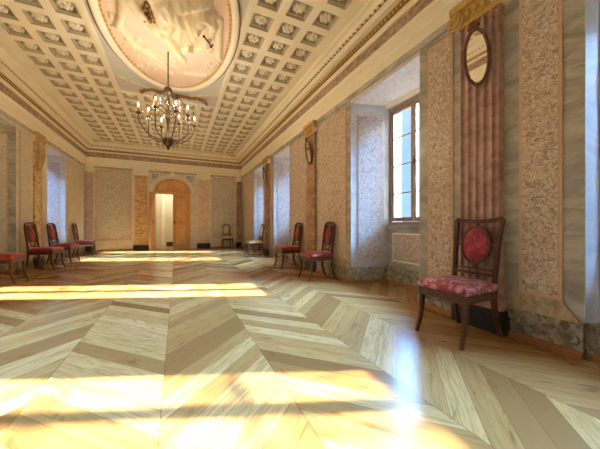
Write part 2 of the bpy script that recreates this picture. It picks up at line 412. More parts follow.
# spandrel squares over the arch
for (a, b) in ((-.90, -.60), (.31, .66)):
    fw.box(a, b, -.01, .012, 2.62, 2.94, M['cream'], TF); fw.box(a+.03, b-.03, -.01, .016, 2.65, 2.91, M['greyM'], TF)
struct(fw.build('wall_far'))
bw = MB(); bw.box(-L-OUT, R+OUT, -.3, 0, 0, ZC+.2, M['cream'], TB); struct(bw.build('wall_back'))
wd = MB()
for (a, b) in ((-2.56, -1.48), (1.27, 2.20)): wd.box(a, b, .05, .065, 0, .045, M['plinthwood'], TF)
struct(wd.build('baseboard_far'))

# carved archivolt + jamb casing
tr = MB()
def arch_band(mb, w0, w1, r0, r1, p, m, z0=0):
    o, i_ = arch(w1, r1), arch(w0, r0)
    o = [(DX+w1, z0)]+o+[(DX-w1, z0)]; i_ = [(DX+w0, z0)]+i_+[(DX-w0, z0)]
    for k in range(len(o)-1):
        a, b, c, d = i_[k], i_[k+1], o[k+1], o[k]
        vs = [TF(q[0], pp, q[1]) for pp in (0, p) for q in (a, b, c, d)]
        mb.add(vs, [(4, 5, 6, 7), (0, 3, 2, 1), (0, 1, 5, 4), (3, 7, 6, 2)]+([(0, 4, 7, 3)] if k == 0 else [])+([(1, 2, 6, 5)] if k == len(o)-2 else []), m)
arch_band(tr, DW, DW+.07, RISE, RISE+.06, .05, M['paleM'])
arch_band(tr, DW+.07, DW+.10, RISE+.06, RISE+.22, .03, M['paleM'], ZS)
for k in range(27):                      # carved leaves round the arch
    a = PI*(k+.5)/27; x, z = DX+(DW+.085)*math.cos(a), ZS+(RISE+.135)*math.sin(a)
    tr.ball(TF(x, .045, z), .045, .035, .045, M['cream'], 7, 5)
tr.ball(TF(DX, .06, ZS+RISE+.16), .09, .05, .09, M['cream'], 8, 6)
struct(tr.build('trim_1'))

# door: frame, lunette, two leaves
dr = bpy.data.objects.new('door_1', None); COL.objects.link(dr); struct(dr); dr.location = TF(DX, 0, 0)
OD = Vector(dr.location); TD = lambda u, p, z: tuple(Vector(TF(u, p, z))-OD)
q = MB()
for sx in (-1, 1): q.box(DX+sx*(DW-.04), DX+sx*DW, -.13, -.03, 0, ZS, M['doorwood'], TD)
q.box(DX-DW, DX+DW, -.14, -.01, ZS-.05, ZS+.03, M['doorwood2'], TD)
q.build('frame', dr)
lu = MB(); lu.prism([(a, b) for a, b in arch(DW-.004, RISE-.005, zs=ZS+.03)], -.10, -.06, M['doorwood'], lambda u, z, p: TD(u, p, z))
lu.build('lunette', dr)
lp = MB(); lp.prism([(a, b) for a, b in arch(DW-.14, RISE-.18, zs=ZS+.10)], -.07, -.035, M['doorwood2'], lambda u, z, p: TD(u, p, z))
lp.prism([(DX-.34, ZS+.09), (DX+.34, ZS+.09), (DX+.16, ZS+.19), (DX-.16, ZS+.19)], -.036, -.02, M['doorwood'], lambda u, z, p: TD(u, p, z))
lp.build('carved_panel', dr)
def leaf(w, T):
    m = MB(); h = ZS-.06
    m.box(0, w, -.022, .022, .01, h, M['doorwood'], T)
    for (z0, z1) in ((.14, .98), (1.12, 2.0)):
        for sg in (-1, 1):
            m.box(.10, w-.10, sg*.022, sg*.034, z0, z1, M['doorwood'], T); m.box(.13, w-.13, sg*.034, sg*.04, z0+.03, z1-.03, M['doorwood2'], T)
    return m
# right leaf closed (hinge on the right)
lw = DW-.05
lo = leaf(lw, lambda a, b, z: TD(DX+.005+a, -.06-b, z)).build('door_leaf', dr)
hb = MB(); hb.tube([TD(DX+.05, -.02, 1.05), TD(DX+.05, .04, 1.05), TD(DX+.15, .045, 1.05)], .011, M['bronze'], 8); hb.box(DX+.035, DX+.065, -.021, -.014, .96, 1.14, M['bronze'], TD); hb.build('handle', lo)
ang = math.radians(101)
def LT(a, b, z):     # left leaf swung into the room past square
    return TD(DX-DW+.045-a*math.cos(PI-ang)*1+b*math.sin(ang), -.02+a*math.sin(ang)+b*math.cos(ang), z)
lo = leaf(lw, LT).build('door_leaf', dr)
hb = MB(); hb.tube([LT(lw-.06, .03, 1.05), LT(lw-.06, .08, 1.05), LT(lw-.16, .085, 1.05)], .011, M['bronze'], 8); hb.build('handle', lo)
# space beyond the door
v = MB()
v.box(-1.7, 1.4, 0, .1, 0, 3.0, M['inner'], lambda u, p, z: (u, D+1.9+p, z))
v.box(-1.8, -1.7, -1.55, .1, 0, 3.0, M['inner'], lambda u, p, z: (u, D+1.9+p, z))
v.box(1.4, 1.5, -1.55, .1, 0, 3.0, M['inner'], lambda u, p, z: (u, D+1.9+p, z))
v.box(-1.8, 1.5, -1.55, .1, 3.0, 3.1, M['inner'], lambda u, p, z: (u, D+1.9+p, z))
v.box(-.62, -.50, -.03, 0, 0, 2.3, M['cream'], lambda u, p, z: (u, D+1.9+p, z))
v.box(-.42, 1.4, -.03, 0, 0, .17, M['black'], lambda u, p, z: (u, D+1.9+p, z))
struct(v.build('wall_beyond'))

# ------------------------------------------------------------------ entablature (architrave, frieze, cornice) along all walls
def entab(T, u0, u1, mit):
    """profile (p, z) extruded along u, mitred at both ends by p"""
    def run(mb, prof, m, smooth=False):
        vs = [T(u0+mit*p, p, z) for p, z in prof]+[T(u1-mit*p, p, z) for p, z in prof]; n = len(prof)
        mb.add(vs, [(i, i+1, n+i+1, n+i) for i in range(n-1)]+[tuple(range(n)), tuple(range(n, 2*n))], m, smooth)
    return run
tn = 1
cor = {}
for nm, T, u0, u1 in (('right', TR, B, D), ('left', TL, B, D), ('far', TF, -L, R), ('back', TB, -L, R)):
    run = entab(T, u0, u1, 1)
    c = MB()
    run(c, [(0, 2.95), (.015, 2.95), (.02, 3.0), (.03, 3.02), (0, 3.02)], M['greyM'])
    run(c, [(0, 3.02), (.03, 3.02), (.03, 3.15), (.045, 3.16), (.045, 3.29), (.06, 3.30), (.065, 3.33), (0, 3.33)], M['cream'])
    run(c, [(0, 3.33), (.03, 3.33), (.03, 3.51), (0, 3.51)], M['frieze'])
    run(c, [(0, 3.51), (.05, 3.51), (.055, 3.545), (.07, 3.55), (.075, 3.56), (0, 3.56)], M['cream'])
    run(c, [(0, 3.56), (.08, 3.56), (.115, 3.60), (.12, 3.61), (0, 3.61)], M['oldgold'])
    run(c, [(0, 3.61), (.19, 3.615), (.195, 3.66), (.21, 3.67), (.215, 3.685), (0, 3.685)], M['cream'])
    run(c, [(0, 3.685), (.225, 3.685), (.235, 3.71), (0, 3.71)], M['oldgold'])
    run(c, [(0, 3.71), (.25, 3.71), (.262, 3.735), (.29, 3.755), (.325, 3.765), (.34, 3.785), (.34, 3.82), (.30, 3.83), (.26, ZC), (0, ZC)], M['cream'])
    if nm != 'back':
        n = int((u1-u0)/.066)
        for k in range(n):                              # egg band and dentils
            u = u0+.14+k*.066
            if u > u1-.14 or (nm != 'far' and u < .6): continue
            c.ball(T(u, .105, 3.588), *( (.02, .02, .024)), M['gold'], 6, 4)
        n = int((u1-u0)/.09)
        for k in range(n):
            u = u0+.3+k*.09
            if u > u1-.27 or (nm != 'far' and u < .6): continue
            c.box(u, u+.045, .2, .25, 3.687, 3.709, M['cream'], T)
    tn += 1; struct(c.build('trim_%d' % tn))

# ------------------------------------------------------------------ ceiling with coffers
CX, PX, PY, Y0 = -.13, .42, .43, 4.68
hs, dp = .148, .125
ce = MB(); cells = []
cy = [Y0+PY*k for k in range(-6, 16)]
yA, yB = cy[0]-PY/2, cy[-1]+PY/2
xA, xB = CX-5.5*PX, CX+5.5*PX
BY0, BY1 = Y0-5.5*PY, Y0+5.5*PY; BX0, BX1 = CX-2.5*PX, CX+2.5*PX
for y in cy:
    for i in range(-5, 6):
        x = CX+PX*i; a, b, c, d = x-PX/2, x+PX/2, y-PY/2, y+PY/2
        if BX0 < x < BX1 and BY0 < y < BY1: continue
        O = [(a, c), (b, c), (b, d), (a, d)]; I = [(x-hs, y-hs), (x+hs, y-hs), (x+hs, y+hs), (x-hs, y+hs)]
        J = [(x-hs+.012, y-hs+.012), (x+hs-.012, y-hs+.012), (x+hs-.012, y+hs-.012), (x-hs+.012, y+hs-.012)]
        K = [(x-hs+.035, y-hs+.035), (x+hs-.035, y-hs+.035), (x+hs-.035, y+hs-.035), (x-hs+.035, y+hs-.035)]
        vs = [(p[0], p[1], ZC) for p in O]+[(p[0], p[1], ZC) for p in I]+[(p[0], p[1], ZC+.03) for p in J]+[(p[0], p[1], ZC+.03) for p in K]+[(p[0], p[1], ZC+dp) for p in K]
        ce.add(vs, [(k, (k+1) % 4, 4+(k+1) % 4, 4+k) for k in range(4)], M['ceil'])
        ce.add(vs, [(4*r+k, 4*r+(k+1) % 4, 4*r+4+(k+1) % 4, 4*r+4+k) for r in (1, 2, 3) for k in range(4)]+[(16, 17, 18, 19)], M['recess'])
        cells.append((x, y, (i+round((y-Y0)/PY)) % 2))
# plain borders round the field, and the block that holds the medallion
for (a, b, c, d) in ((-L-.1, xA, yA, yB), (xB, R+.1, yA, yB), (-L-.1, R+.1, B-.1, yA), (-L-.1, R+.1, yB, D+.1)):
    ce.add([(a, c, ZC), (b, c, ZC), (b, d, ZC), (a, d, ZC)], [(0, 1, 2, 3)], M['ceil'])
ce.add([(BX0, BY0, ZC), (BX1, BY0, ZC), (BX1, BY1, ZC), (BX0, BY1, ZC)], [(0, 1, 2, 3)], M['spandrel'])
# outer shell above
ce.box(-L-OUT, R+OUT, B-.3, D+.35, ZC+.2, ZC+.3, M['ceil'])
CEIL = struct(ce.build('ceiling'))
# cream bands framing the block
bd = MB()
for (a, b, c, d) in ((BX0-.02, BX0+.05, BY0, BY1), (BX1-.05, BX1+.02, BY0, BY1), (BX0+.05, BX1-.05, BY1-.05, BY1+.02), (BX0+.05, BX1-.05, BY0-.02, BY0+.05)):
    bd.box(a, b, c, d, ZC-.03, ZC, M['ceil'])
tn += 1; struct(bd.build('trim_%d' % tn))
# rosettes
def rosette_mb(kind, c=(0, 0, 0), mb=None):
    mb = mb or MB(); x, y, z = c
    mb.ball((x, y, z+.06), .082, .082, .03, M['rosette'], 14, 5) if kind else None
    n = 8 if kind else 6
    for k in range(n):
        a = 2*PI*k/n
        if kind: mb.ball((x+.072*math.cos(a), y+.072*math.sin(a), z+.05), .025, .025, .028, M['rosette'], 7, 4)
        else: mb.ball((x+.056*math.cos(a), y+.056*math.sin(a), z+.045), .040, .040, .032, M['rosette'], 8, 4)
    mb.ball((x, y, z+.03), .036, .036, .036, M['rosette'], 10, 5)
    return mb
vis = sorted(cells, key=lambda c: (c[0]-.0)**2+(c[1])**2)
vis = [c for c in vis if c[1] > 2.2]
protoR = [rosette_mb(k).build('rosette', CEIL) for k in (0, 1)]; used = set()
for (x, y, k) in vis[:100]:
    o = protoR[k] if k not in used else protoR[k].copy()
    if k in used: COL.objects.link(o)
    used.add(k); o.parent = CEIL; o.location = (x, y, ZC)
rest = MB()
for (x, y, k) in vis[100:]: rosette_mb(k, (x, y, ZC), rest)
ro = rest.build('far_rosettes', CEIL); ro['kind'] = 'stuff'

# ------------------------------------------------------------------ oval medallion with relief
MX, MY, MA, MBb = -.085, 4.60, .985, 1.86
med = thing('ceiling_medallion', 'large oval stucco medallion in the coffered ceiling above the chandelier', 'medallion', (MX, MY, ZC))
def ell(a, b, z, n=72): return [(a*math.cos(2*PI*i/n), b*math.sin(2*PI*i/n), z) for i in range(n)]
q = MB(); q.sweep(ell(MA-.055, MBb-.055, -.02), [(-.05, .02), (.05, .02), (.055, -.01), (.03, -.045), (-.01, -.03), (-.05, -.015)], M['ceil'], True, True, (0, 0, 1)); q.build('outer_moulding', med)
q = MB(); q.sweep(ell(MA+.005, MBb+.005, -.012), [(-.012, .012), (.012, .012), (.012, -.02), (-.012, -.02)], M['oldgold'], True, True, (0, 0, 1)); q.build('gilt_fillet', med)
q = MB()
q.tube(ell(MA-.135, MBb-.135, -.018, 440), .021, M['gold'], 6, True, [.55+.45*math.cos(2*PI*i/4) for i in range(440)], (0, 0, 1))
q.build('gilt_beading', med)
q = MB(); e = ell(MA-.10, MBb-.10, -.006); q.add(e+[(0, 0, -.006)], [(i, (i+1) % 72, 72) for i in range(72)], M['pinkfield']); q.build('pink_field', med)
# relief: rounded forms on the field, given in metres on the ceiling plane
def P(px, py):     # photograph pixel -> ceiling plane (used to lay the stucco forms out at their true size)
    f_, th = 268., .431; c_, s_ = math.cos(th), math.sin(th); d = f_*(ZC-EYE-.06)/(225.5-py); r = (px-300)/f_*d
    return (r*c_+d*s_-MX, d*c_-r*s_-MY)
caps = []      # (p0, p1, r0, r1, height)
def cp(a, b, r0, r1, h): caps.append((P(*a), P(*b), r0, r1, h*.8))
cp((136, 10), (160, 32), .09, .10, .13); cp((160, 32), (184, 62), .10, .05, .12)      # long draped sweep
cp((128, 2), (136, 10), .10, .09, .12)
cp((156, -6), (166, 31), .15, .11, .20)                                              # cloak
cp((172, 14), (190, 24), .20, .17, .22); cp((183, 6), (206, 2), .14, .10, .18)       # body
cp((205, 14), (189, 33), .13, .10, .24); cp((189, 33), (184, 47), .10, .075, .22); cp((184, 47), (191, 50), .06, .05, .16)   # bent leg
cp((207, 15), (214, 26), .10, .07, .16); cp((214, 26), (204, 46), .07, .10, .12); cp((204, 46), (197, 50), .10, .06, .10)   # lower drapery
cp((219, 22), (219, 60), .06, .05, .07)
cp((120, 20), (118, 28), .05, .06, .10); cp((118, 28), (135, 48), .06, .06, .08); cp((135, 48), (160, 62), .05, .03, .07)   # trailing scarf
cp((124, 0), (121, 18), .09, .05, .10)
cp((150, 62), (172, 76), .035, .03, .05)
cp((186, 76), (205, 78), .07, .06, .05)
rng = random.Random(3)
for (x0, y0, x1, y1, n) in ((116, 40, 150, 72, 26), (140, 60, 180, 80, 18), (206, 48, 222, 70, 14), (110, 15, 128, 40, 10)):
    for k in range(n):
        a = (rng.uniform(x0, x1), rng.uniform(y0, y1)); b = (a[0]+rng.uniform(-3, 3), a[1]+rng.uniform(-2, 2)); cp(a, b, .03, .012, .035)
def hgt(x, y):
    h = 0
    for (a, b, r0, r1, H) in caps:
        dx, dy = b[0]-a[0], b[1]-a[1]; l2 = dx*dx+dy*dy+1e-9
        t = max(0, min(1, ((x-a[0])*dx+(y-a[1])*dy)/l2)); rr = r0+(r1-r0)*t
        d2 = ((x-a[0]-t*dx)**2+(y-a[1]-t*dy)**2)/(rr*rr)
        if d2 < 1:
            v = H*math.sqrt(1-d2)*(1+.15*math.sin(34*(x*.8+y*.5)+3*math.sin(7*y))+.07*math.sin(61*(x-.4*y)) if rr > .085 else 1)
            h = max(h, v) if abs(h-v) > .03 else max(h, v)+.005
    return h
q = MB(); nx, ny = 150, 240; idx = {}; vs = []; Hh = {}
for i in range(nx+1):
    for j in range(ny+1):
        x = -.85+1.70*i/nx; y = -1.7+3.4*j/ny
        if (x/.85)**2+(y/1.71)**2 < 1:
            h = hgt(x, y); Hh[i, j] = h; idx[i, j] = len(vs); vs.append((x, y, -.006-h if h > 0 else -.002))
fs = []
for i in range(nx):
    for j in range(ny):
        k = [(i, j), (i+1, j), (i+1, j+1), (i, j+1)]
        if all(p in idx for p in k) and any(Hh[p] > 0 for p in k): fs.append(tuple(idx[p] for p in k))
q.add(vs, fs, M['relief'], True); rl = q.build('relief_figures', med)
q = MB()
for k in range(46):
    x, y = P(rng.gauss(150, 3), rng.gauss(13, 5)); q.ball((x, y, -.04-rng.random()*.06), .03, .045, .025, M['oldgold'] if rng.random() < .6 else M['bronze'], 6, 4)
q.build('gilt_foliage', med)
q = MB(); a, b, c = P(204, 32), P(211, 43), P(213, 41)
q.tube([(a[0], a[1], -.13), ((a[0]+b[0])/2+.02, (a[1]+b[1])/2, -.135), (b[0], b[1], -.12), (c[0], c[1], -.12)], .012, M['bronze'], 6)
q.ball((a[0], a[1], -.13), .022, .022, .02, M['bronze'], 8, 5); q.ball((b[0], b[1], -.12), .022, .022, .02, M['bronze'], 8, 5); q.build('dark_bow', med)
# foliage stucco in the spandrels
for sx in (-1, 1):
    for sy in (-1, 1):
        q = MB()
        for k in range(9):
            t = k/8; x = sx*(.95-.55*t)-.03; y = sy*(1.72+.42*t*(1-.2*t))
            if abs(x) < 1.0 and abs(y) < 2.2: q.ball((x, y, -.012), .05+.02*math.sin(k*2), .045, .025, M['relief'], 8, 4)
        q.build('spandrel_scroll', med)

# gilt garland lying against the ceiling at the end of the medallion
gl = thing('garland', 'dark gilt swag ornament on the ceiling behind the chandelier top', 'ornament', (-.03, 6.70, ZC))
q = MB()
def gp(sx): return [(0, 0, -.04), (sx*.14, -.06, -.05), (sx*.30, -.03, -.05), (sx*.46, -.10, -.05), (sx*.60, -.04, -.05), (sx*.68, .10, -.045)]
for sx in (-1, 1):
    pts = gp(sx); q.tube(pts, .04, M['oldgold'], 8, False, [1.2, .8, 1.1, .8, .7, .5], (0, 0, 1))
    for i in range(22):
        t = i/21*4.99; k = int(t); u = t-k; p = [pts[k][j]+(pts[k+1][j]-pts[k][j])*u for j in range(3)]
        q.ball((p[0]+rng.uniform(-.02, .02), p[1]+rng.uniform(-.03, .03), p[2]-.012), .035, .03, .03, M['oldgold'], 6, 4)
q.build('swag', gl)
q = MB(); q.ball((0, 0, -.06), .09, .08, .05, M['bronze'], 10, 6); q.build('boss', gl)

# ------------------------------------------------------------------ pilasters
def pilaster(name, label, T, u0, u1, mat, fluted, group, capm=M['gold'], ext=.06, hz=2.80):
    uc = (u0+u1)/2; o = thing(name, label, 'pilaster', T(uc, 0, 0), 0, group); O = Vector(o.location)
    TT = lambda u, p, z: tuple(Vector(T(u+uc, p, z))-O); w = (u1-u0)/2
    pr = .075 if fluted else .04; prof = [(-w, .001)]
    if fluted:
        n = 5; fwid = 2*w/n
        for k in range(n):
            a = -w+k*fwid; prof.append((a+.004, pr))
            for j in range(7):
                t = PI*j/6; prof.append((a+.012+(fwid-.024)*(1-math.cos(t))/2, pr-.040*math.sin(t)))
            prof.append((a+fwid-.004, pr))
    else: prof += [(-w, pr), (w, pr)]
    prof.append((w, .001))
    s_ = MB(); s_.prism(prof, .34, hz, mat, TT); s_.box(-w-.015, w+.015, .001, pr+.012, .29, .34, mat, TT)
    s_.box(-w-min(.03, ext), w+min(.03, ext), .001, pr+.03, .20, .29, mat, TT); s_.build('shaft', o)
    p = MB(); p.box(-w-ext, w+ext, .001, pr+.04, 0, .155, M['black'], TT); p.box(-w-ext+.015, w+ext-.015, .001, pr+.035, .155, .20, M['black'], TT); p.build('plinth', o, .006)
    c = MB(); c.box(-w-.01, w+.01, .001, pr+.01, hz, hz+.05, capm, TT)
    c.box(-w-ext, w+ext, .001, pr+.07, 2.95, 3.015, capm, TT)
    c.box(-w-.02, w+.02, .001, pr+.03, hz+.05, 2.95, capm, TT)
    for sx in ((-1, 1) if ext > .05 else ()):                                   # volutes
        for rr in (.072, .045, .02):
            pts = [TT(sx*(w+.01)+rr*math.cos(2*PI*i/14), pr+.045+.012*(rr < .05), hz+.075+rr*math.sin(2*PI*i/14)) for i in range(14)]
            c.tube(pts, .013, capm, 6, True, None)
        c.prism([(sx*(w+.01)+.07*math.cos(2*PI*i/14), hz+.075+.07*math.sin(2*PI*i/14)) for i in range(14)], .001, pr+.04, M['cream'], lambda u, z, p_: TT(u, p_, z))
    for k in range(5): c.ball(TT(-w+.03+(2*w-.06)*k/4, pr+.045, hz+.09), .026, .026, .034, capm, 7, 5)
    c.build('capital', o)
    return o
G = 'pilasters along the walls'
pilaster('pilaster', 'fluted red marble pilaster with gilt capital behind the nearest chair', TR, *PIL_R[0], M['redM'], True, G)
pilaster('pilaster', 'plain brown marble pilaster on the right wall just beyond the large visible window niche', TR, *PIL_R[1], M['brownM'], False, G)
pilaster('pilaster', 'narrow brown marble pilaster between the two farthest right windows', TR, *PIL_R[2], M['brownM'], False, G)
pilaster('pilaster', 'ochre veined pilaster on the left wall behind red chairs', TL, *PIL_L[2], M['ochreM'], False, G)
pilaster('pilaster', 'broad ochre marble pilaster on the far wall left of the doorway', TF, -1.41, -1.02, M['ochreM'], False, G, M['cream'])
pilaster('pilaster', 'broad pinkish ochre pilaster on the far wall right of the doorway', TF, .80, 1.20, M['paleochreM'], False, G, M['cream'])
pilaster('pilaster', 'red striped fluted pilaster in the far left corner', TF, -L+.03, -L+.24, M['pinkM'], True, G, M['cream'], .02)
pilaster('pilaster', 'narrow brown pilaster in the far right corner behind cream chair', TF, R-.23, R-.03, M['brownM'], False, G, M['cream'], .02)

# ------------------------------------------------------------------ oval mirrors on the pilasters
def mirror(T, uc, label, frm, p0=.04):
    o = thing('oval_mirror', label, 'mirror', T(uc, p0+.001, 2.415), 0, 'oval mirrors on the pilasters'); O = Vector(o.location)
    TT = lambda u, p, z: tuple(Vector(T(u+uc, p0+.001+p+.085*((z+.25)/.5), z+2.415))-O)    # leans a little forward at the top
    n = 40; a, b = .105, .228
    q = MB(); pts = [TT(a*math.cos(2*PI*i/n), .022, b*math.sin(2*PI*i/n)) for i in range(n)]
    q.tube(pts, .014, frm, 8, True); 
    q.prism([((a-.003)*math.cos(2*PI*i/n), (b-.003)*math.sin(2*PI*i/n)) for i in range(n)], .004, .014, frm, lambda u, z, p: TT(u, p, z))
    for i in range(n//2): q.ball(TT((a+.012)*math.cos(4*PI*i/n), .026, (b+.012)*math.sin(4*PI*i/n)), .006, .006, .006, frm, 6, 4)
    q.build('frame', o)
    q = MB(); e = [TT((a-.012)*math.cos(2*PI*i/n), .0185, (b-.012)*math.sin(2*PI*i/n)) for i in range(n)]
    e2 = [TT((a-.012)*math.cos(2*PI*i/n), .0150, (b-.012)*math.sin(2*PI*i/n)) for i in range(n)]
    q.add(e+e2, [tuple(range(n)), tuple(range(n, 2*n))]+[(i, (i+1) % n, n+(i+1) % n, n+i) for i in range(n)], M['mirror']); q.build('glass', o)
    q = MB(); q.ball(TT(0, .022, b+.045), .03, .03, .03, frm, 8, 6); q.ball(TT(-.035, .02, b+.03), .02, .02, .02, frm, 7, 5); q.ball(TT(.035, .02, b+.03), .02, .02, .02, frm, 7, 5); q.build('crest', o)
M['mframe'] = m_plain('dark_walnut_frame', lin(92, 58, 40), lin(128, 84, 56), 20, .4)
mirror(TR, 1.51, 'oval mirror in brown frame on the fluted red pilaster above the nearest chair', M['mframe'], .075)
mirror(TR, 4.93, 'oval mirror on the plain brown pilaster of the right wall', M['mframe'])
mirror(TR, 7.95, 'small distant oval mirror on the pilaster between the farthest right windows', M['mframe'])
mirror(TL, 8.07, 'oval gilt-framed mirror on the ochre pilaster of the left wall', M['gold'])

# ------------------------------------------------------------------ chairs (front faces -Y, origin on the floor)
def rect(w, h): return [(-w/2, -h/2), (w/2, -h/2), (w/2, h/2), (-w/2, h/2)]
def ybk(z): return .195+max(0, z-.42)*.13
def smooth_pts(pts, n=5):
    out = []; P_ = [Vector(p) for p in pts]
    for i in range(len(P_)-1):
        p0, p1, p2, p3 = P_[max(i-1, 0)], P_[i], P_[i+1], P_[min(i+2, len(P_)-1)]
        for k in range(n):
            t = k/n; out.append(.5*((2*p1)+(p2-p0)*t+(2*p0-5*p1+4*p2-p3)*t*t+(3*p1-p0-3*p2+p3)*t**3))
    out.append(P_[-1]); return out
def make_chair(label, style, wood, seatm, backm, group):
    o = thing('side_chair', label, 'chair', (0, 0, 0), 0, group)
    for sx in (-1, 1):                                   # sabre legs
        q = MB(); pts = smooth_pts([(sx*.195, -.200, .40), (sx*.195, -.198, .30), (sx*.197, -.208, .15), (sx*.203, -.255, 0)])
        n = len(pts); q.sweep(pts, rect(.042, .042), wood, False, False, (0, 1, .01), [1.05-.45*i/(n-1) for i in range(n)]); q.build('leg', o, .004)
        q = MB(); pts = smooth_pts([(sx*.172, .195, .40), (sx*.172, .200, .28), (sx*.176, .222, .12), (sx*.184, .270, 0)])
        q.sweep(pts, rect(.038, .042), wood, False, False, (0, 1, .01), [1.05-.4*i/(n-1) for i in range(n)]); q.build('leg', o, .004)
    q = MB()                                             # seat rails
    fl, bl = .213, .19
    for (a, b) in (((-fl, -.21), (fl, -.21)), ((-bl, .205), (bl, .205))): q.box(a[0]+.022, b[0]-.022, a[1]-.012, a[1]+.014, .325, .392, wood)
    for sx in (-1, 1):
        q.prism([(sx*(fl-.03), -.20), (sx*fl, -.20), (sx*bl, .20), (sx*(bl-.03), .20)], .325, .392, wood)
    q.build('seat_frame', o, .003)
    # upholstered seat: domed, rounded
    q = MB(); nx = 12; vs = []; fs = []
    def wid(t): return (fl+.006)+(bl-fl)*t
    for lay in (0, 1):
        for i in range(nx+1):
            for j in range(nx+1):
                s_, t = -1+2*i/nx, j/nx; y = -.228+.43*t; x = wid(t)*s_
                ed = min(1, (1-abs(s_))*6)*min(1, t*7)*min(1, (1-t)*7)
                z = .393 if lay == 0 else .440+.020*math.sqrt(max(0, ed))*(1)+.014*(1-s_*s_)*(1-(2*t-1)**2)
                k = 1 if lay == 0 or ed > .05 else .985
                vs.append((x*k, y, z))
    m_ = (nx+1)**2; I = lambda i, j: i*(nx+1)+j
    for i in range(nx):
        for j in range(nx):
            fs.append((m_+I(i, j), m_+I(i+1, j), m_+I(i+1, j+1), m_+I(i, j+1))); fs.append((I(i, j), I(i, j+1), I(i+1, j+1), I(i+1, j)))
    for i in range(nx):
        for (a, b) in ((I(i, 0), I(i+1, 0)), (I(i, nx), I(i+1, nx)), (I(0, i), I(0, i+1)), (I(nx, i), I(nx, i+1))): fs.append((a, b, m_+b, m_+a))
    q.add(vs, fs, seatm, True); q.build('seat', o)
    # back
    q = MB()
    if style == 'square':
        for sx in (-1, 1):
            pts = smooth_pts([(sx*.172, ybk(.38), .38), (sx*.176, ybk(.55), .55), (sx*.183, ybk(.8), .80), (sx*.196, ybk(.975)+.012, .975)])
            q.sweep(pts, rect(.030, .036), wood, False, False, (0, 1, .01))
        pts = [(x*.2, ybk(.95)+.01, .955+.022*x*x) for x in [-1+.1*i for i in range(21)]]
        q.sweep(pts, rect(.026, .034), wood, False, False, (0, 0, 1))
        for z in (.505, .545): q.sweep([(-.174, ybk(z), z), (.174, ybk(z), z)], rect(.022, .024 if z < .52 else .014), wood, False, False, (0, 0, 1))
        oz, ra, rb = .752, .118, .158
        for sx in (-1, 1): q.sweep([(sx*(ra+.005), ybk(oz), oz), (sx*.182, ybk(oz), oz)], rect(.018, .018), wood, False, False, (0, 0, 1))
        q.sweep([(0, ybk(.91), oz+rb), (0, ybk(.95), .95)], rect(.02, .018), wood, False, False, (0, 1, 0))
        q.sweep([(0, ybk(.55), .55), (0, ybk(.6), oz-rb)], rect(.03, .018), wood, False, False, (0, 1, 0))
    elif style == 'arched':
        for sx in (-1, 1):
            pts = smooth_pts([(sx*.172, ybk(.38), .38), (sx*.165, ybk(.55), .55), (sx*.166, ybk(.8), .80), (sx*.150, ybk(.94), .94)])
            q.sweep(pts, rect(.026, .034), wood, False, False, (0, 1, .01))
            pts = smooth_pts([(sx*.03, ybk(.50), .50), (sx*.085, ybk(.56), .57), (sx*.125, ybk(.72), .74), (sx*.095, ybk(.9), .90), (sx*.0, ybk(.95), .955)])
            q.sweep(pts, rect(.016, .020), wood, False, False, (0, 1, .01))
        pts = smooth_pts([(-.157, ybk(.92), .925), (-.10, ybk(.96), .965), (0, ybk(.98), .975), (.10, ybk(.96), .965), (.157, ybk(.92), .925)])
        q.sweep(pts, rect(.024, .032), wood, False, False, (0, 0, 1))
        q.sweep([(-.17, ybk(.49), .49), (.17, ybk(.49), .49)], rect(.022, .03), wood, False, False, (0, 0, 1))
        oz, ra, rb = .745, .090, .165
    else:       # oval back
        oz, ra, rb = .745, .135, .185
        for sx in (-1, 1):
            pts = smooth_pts([(sx*.172, ybk(.38), .38), (sx*.165, ybk(.5), .50), (sx*.140, ybk(.62), .63), (sx*.135, ybk(oz), oz)])
            q.sweep(pts, rect(.028, .034), wood, False, False, (0, 1, .01))
        pts = smooth_pts([(-.165, ybk(.9), .80), (-.155, ybk(.93), .90), (-.09, ybk(.96), .955), (0, ybk(.97), .972), (.09, ybk(.96), .955), (.155, ybk(.93), .90), (.165, ybk(.9), .80)])
        q.sweep(pts, rect(.022, .024), wood, False, False, (0, 1, .01))
        q.sweep([(-.16, ybk(.52), .52), (.16, ybk(.52), .52)], rect(.02, .024), wood, False, False, (0, 0, 1))
        for sx in (-1, 1): q.sweep([(sx*.13, ybk(.8), .80), (sx*.168, ybk(.8), .80)], rect(.018, .02), wood, False, False, (0, 0, 1))
    n = 32
    q.sweep([(ra*math.cos(2*PI*i/n), ybk(oz+rb*math.sin(2*PI*i/n)), oz+rb*math.sin(2*PI*i/n)) for i in range(n)], rect(.022, .030), wood, False, True, (0, 1, .01))
    q.build('back_frame', o, .003)
    q = MB(); vs = []; k = 5
    for sg in (-1, 1):
        for r in range(k+1):
            for i in range(n):
                a = 2*PI*i/n; rr = r/k; z = oz+(rb-.006)*rr*math.sin(a)
                vs.append(((ra-.006)*rr*math.cos(a), ybk(z)+sg*(.008+.016*math.sqrt(max(0, 1-rr*rr))), z))
    fs = []; m_ = (k+1)*n
    for s2 in (0, 1):
        for r in range(k):
            for i in range(n): fs.append((s2*m_+r*n+i, s2*m_+r*n+(i+1) % n, s2*m_+(r+1)*n+(i+1) % n, s2*m_+(r+1)*n+i))
    for i in range(n): fs.append((k*n+i, k*n+(i+1) % n, m_+k*n+(i+1) % n, m_+k*n+i))
    q.add(vs, fs, backm, True); q.build('back_medallion', o)
    return o
GR, GL = 'red chairs along the walls', 'red chairs along the walls'
a = make_chair('near dark wood chair with pink damask seat by the fluted red pilaster', 'square', M['chairwood'], M['fabPink'], M['fabCrim'], GR)
